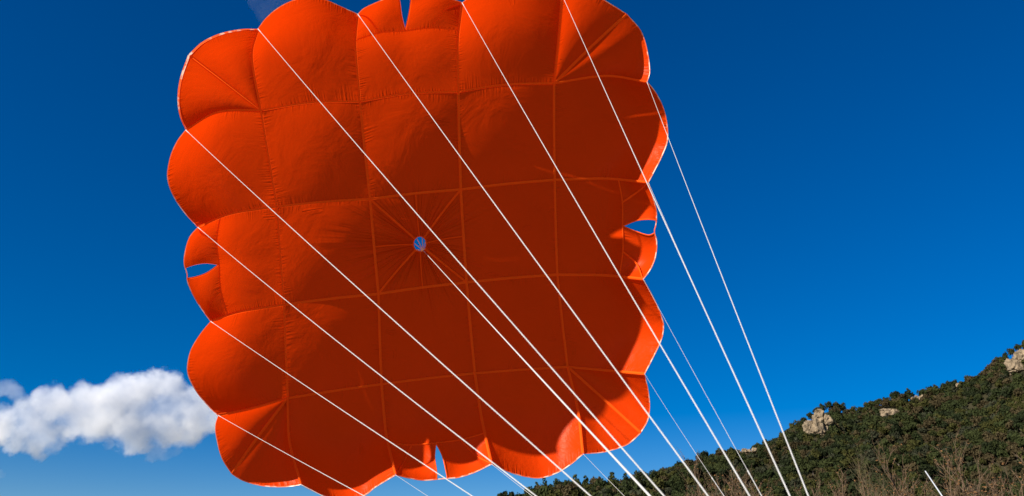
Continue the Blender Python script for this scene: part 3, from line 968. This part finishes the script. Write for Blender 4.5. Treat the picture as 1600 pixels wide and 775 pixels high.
# ------------------------------------------------------------------ leaning white pole
p0 = at(1447, 738, 8.0); p1 = at(1472, 775, 7.75)
dv = (p1 - p0); k = p0.z / -dv.z
foot = p0 + dv * (k * 1.01)
pole = empty('white_pole', (foot.x, foot.y, 0))
tag(pole, 'short thin white pole leaning left in front of the bare brown brush', 'pole')
BASE = Vector(pole.location)
m_pole = simple_mat('white_painted_pole', (0.42, 0.44, 0.46), 0.4, 0.08, 8.0, 0.4)
cord('shaft', [foot.lerp(p0, i / 8) for i in range(9)], [0.0058] * 9, m_pole, pole, 10)
cord('tip', [p0, p0 - dv.normalized() * 0.012, p0 - dv.normalized() * 0.02], [0.0062, 0.005, 0.002], m_pole, pole, 10)

# ------------------------------------------------------------------ clouds
def cloud(name, label, blobs, dist, thick, dens, ncut, nscale, seed, cat='cloud'):
    """blobs: picture x, y, radius in picture px, depth offset in px. One closed lumpy hull filled with vapour."""
    s = dist / F
    cx = sum(b[0] for b in blobs) / len(blobs); cyy = sum(b[1] for b in blobs) / len(blobs)
    c = at(cx, cyy, dist)
    loc = []
    for (x, y, r, dz) in blobs:
        p = at(x, y, dist + dz * s) - c
        loc.append((p, r * s))
    bm = bmesh.new()
    for p, r in loc:
        bmesh.ops.create_icosphere(bm, subdivisions=3, radius=r * 1.4, matrix=Matrix.Translation(p))
    me = bpy.data.meshes.new(name); bm.to_mesh(me); bm.free()
    o = bpy.data.objects.new(name, me); COL.objects.link(o); o.location = c
    md = o.modifiers.new('hull', 'REMESH'); md.mode = 'VOXEL'; md.voxel_size = max(2.0, 5 * s)
    dg = bpy.context.evaluated_depsgraph_get()
    me2 = bpy.data.meshes.new_from_object(o.evaluated_get(dg)); o.modifiers.clear(); o.data = me2; me2.name = name
    m, N, L, out = material(name + '_vapour')
    tc = N.new('ShaderNodeTexCoord')
    nz = N.new('ShaderNodeTexNoise'); nz.inputs['Scale'].default_value = nscale; nz.inputs['Detail'].default_value = 7; nz.inputs['Roughness'].default_value = 0.64
    of = N.new('ShaderNodeVectorMath'); of.operation = 'ADD'; L.new(tc.outputs['Object'], of.inputs[0]); of.inputs[1].default_value = (seed * 131.0, seed * 57.0, 0)
    L.new(of.outputs[0], nz.inputs['Vector'])
    acc = None
    for p, r in loc:
        dn = N.new('ShaderNodeVectorMath'); dn.operation = 'DISTANCE'; L.new(tc.outputs['Object'], dn.inputs[0]); dn.inputs[1].default_value = p
        v = math_node(N, L, 'MULTIPLY_ADD', dn.outputs['Value'], -1.0 / (r * 1.15), 1.0)
        acc = v if acc is None else math_node(N, L, 'SMOOTH_MAX', acc, v, 0.3)
    f = math_node(N, L, 'ADD', acc, math_node(N, L, 'MULTIPLY_ADD', nz.outputs['Fac'], 2.1, -1.05 - ncut))
    dn = math_node(N, L, 'MULTIPLY', f, 4.5, clamp=True)
    n2 = N.new('ShaderNodeTexNoise'); n2.inputs['Scale'].default_value = nscale * 0.45; n2.inputs['Detail'].default_value = 2
    L.new(of.outputs[0], n2.inputs['Vector'])
    mr = N.new('ShaderNodeMapRange'); mr.inputs[1].default_value = 0.36; mr.inputs[2].default_value = 0.64; mr.inputs[3].default_value = 0.25; mr.inputs[4].default_value = 1.6
    L.new(n2.outputs['Fac'], mr.inputs[0])
    dn = math_node(N, L, 'MULTIPLY', math_node(N, L, 'MULTIPLY', dn, mr.outputs[0]), dens)
    pv = N.new('ShaderNodeVolumePrincipled')
    pv.inputs['Color'].default_value = (0.90, 0.91, 0.94, 1); pv.inputs['Anisotropy'].default_value = 0.0
    L.new(dn, pv.inputs['Density'])
    L.new(pv.outputs[0], out.inputs['Volume'])
    o.data.materials.clear(); o.data.materials.append(m)
    m.cycles.volume_step_rate = 0.22
    tag(o, label, cat)
    return o
cloud('cloud', 'white cumulus cloud low on the left behind the orange canopy',
      [(-50, 664, 40, 0), (0, 666, 36, 10), (34, 668, 40, -8), (70, 676, 38, 0), (60, 698, 20, 0), (66, 620, 18, 5), (92, 634, 34, 5), (130, 634, 42, 8), (175, 630, 40, -6),
       (222, 624, 42, 0), (240, 610, 26, 8), (270, 630, 44, 0), (312, 636, 44, -5), (345, 650, 34, 0), (112, 660, 36, 0), (160, 660, 40, 6), (210, 664, 42, -6),
       (258, 662, 42, 0), (300, 668, 32, 4), (225, 684, 26, 0)], 1500, 0, 0.024, 0.19, 0.021, 1)
cloud('cloud', 'faint torn cloud shred above the left end of the white cumulus', [(8, 606, 15, 0), (24, 614, 16, 0), (38, 624, 12, 0), (-8, 612, 14, 0)], 1500, 0, 0.008, 0.12, 0.035, 2)
cloud('cloud', 'small cloud puff hanging below the white cumulus', [(172, 694, 9, 0), (240, 706, 15, 0), (258, 708, 14, 0), (275, 704, 9, 0)], 1500, 0, 0.010, 0.10, 0.04, 3)
cloud('cloud', 'thin pale cloud wisp above the top left of the canopy', [(402, 2, 16, 0), (416, 12, 20, 0), (430, 8, 20, 0), (446, -2, 18, 0), (425, -14, 22, 0)], 1500, 0, 0.0009, 0.0, 0.03, 4)
cloud('cloud', 'tiny cloud scrap at the left edge below the cumulus', [(-4, 738, 8, 0), (2, 741, 6, 0)], 1500, 0, 0.02, 0.1, 0.05, 5)
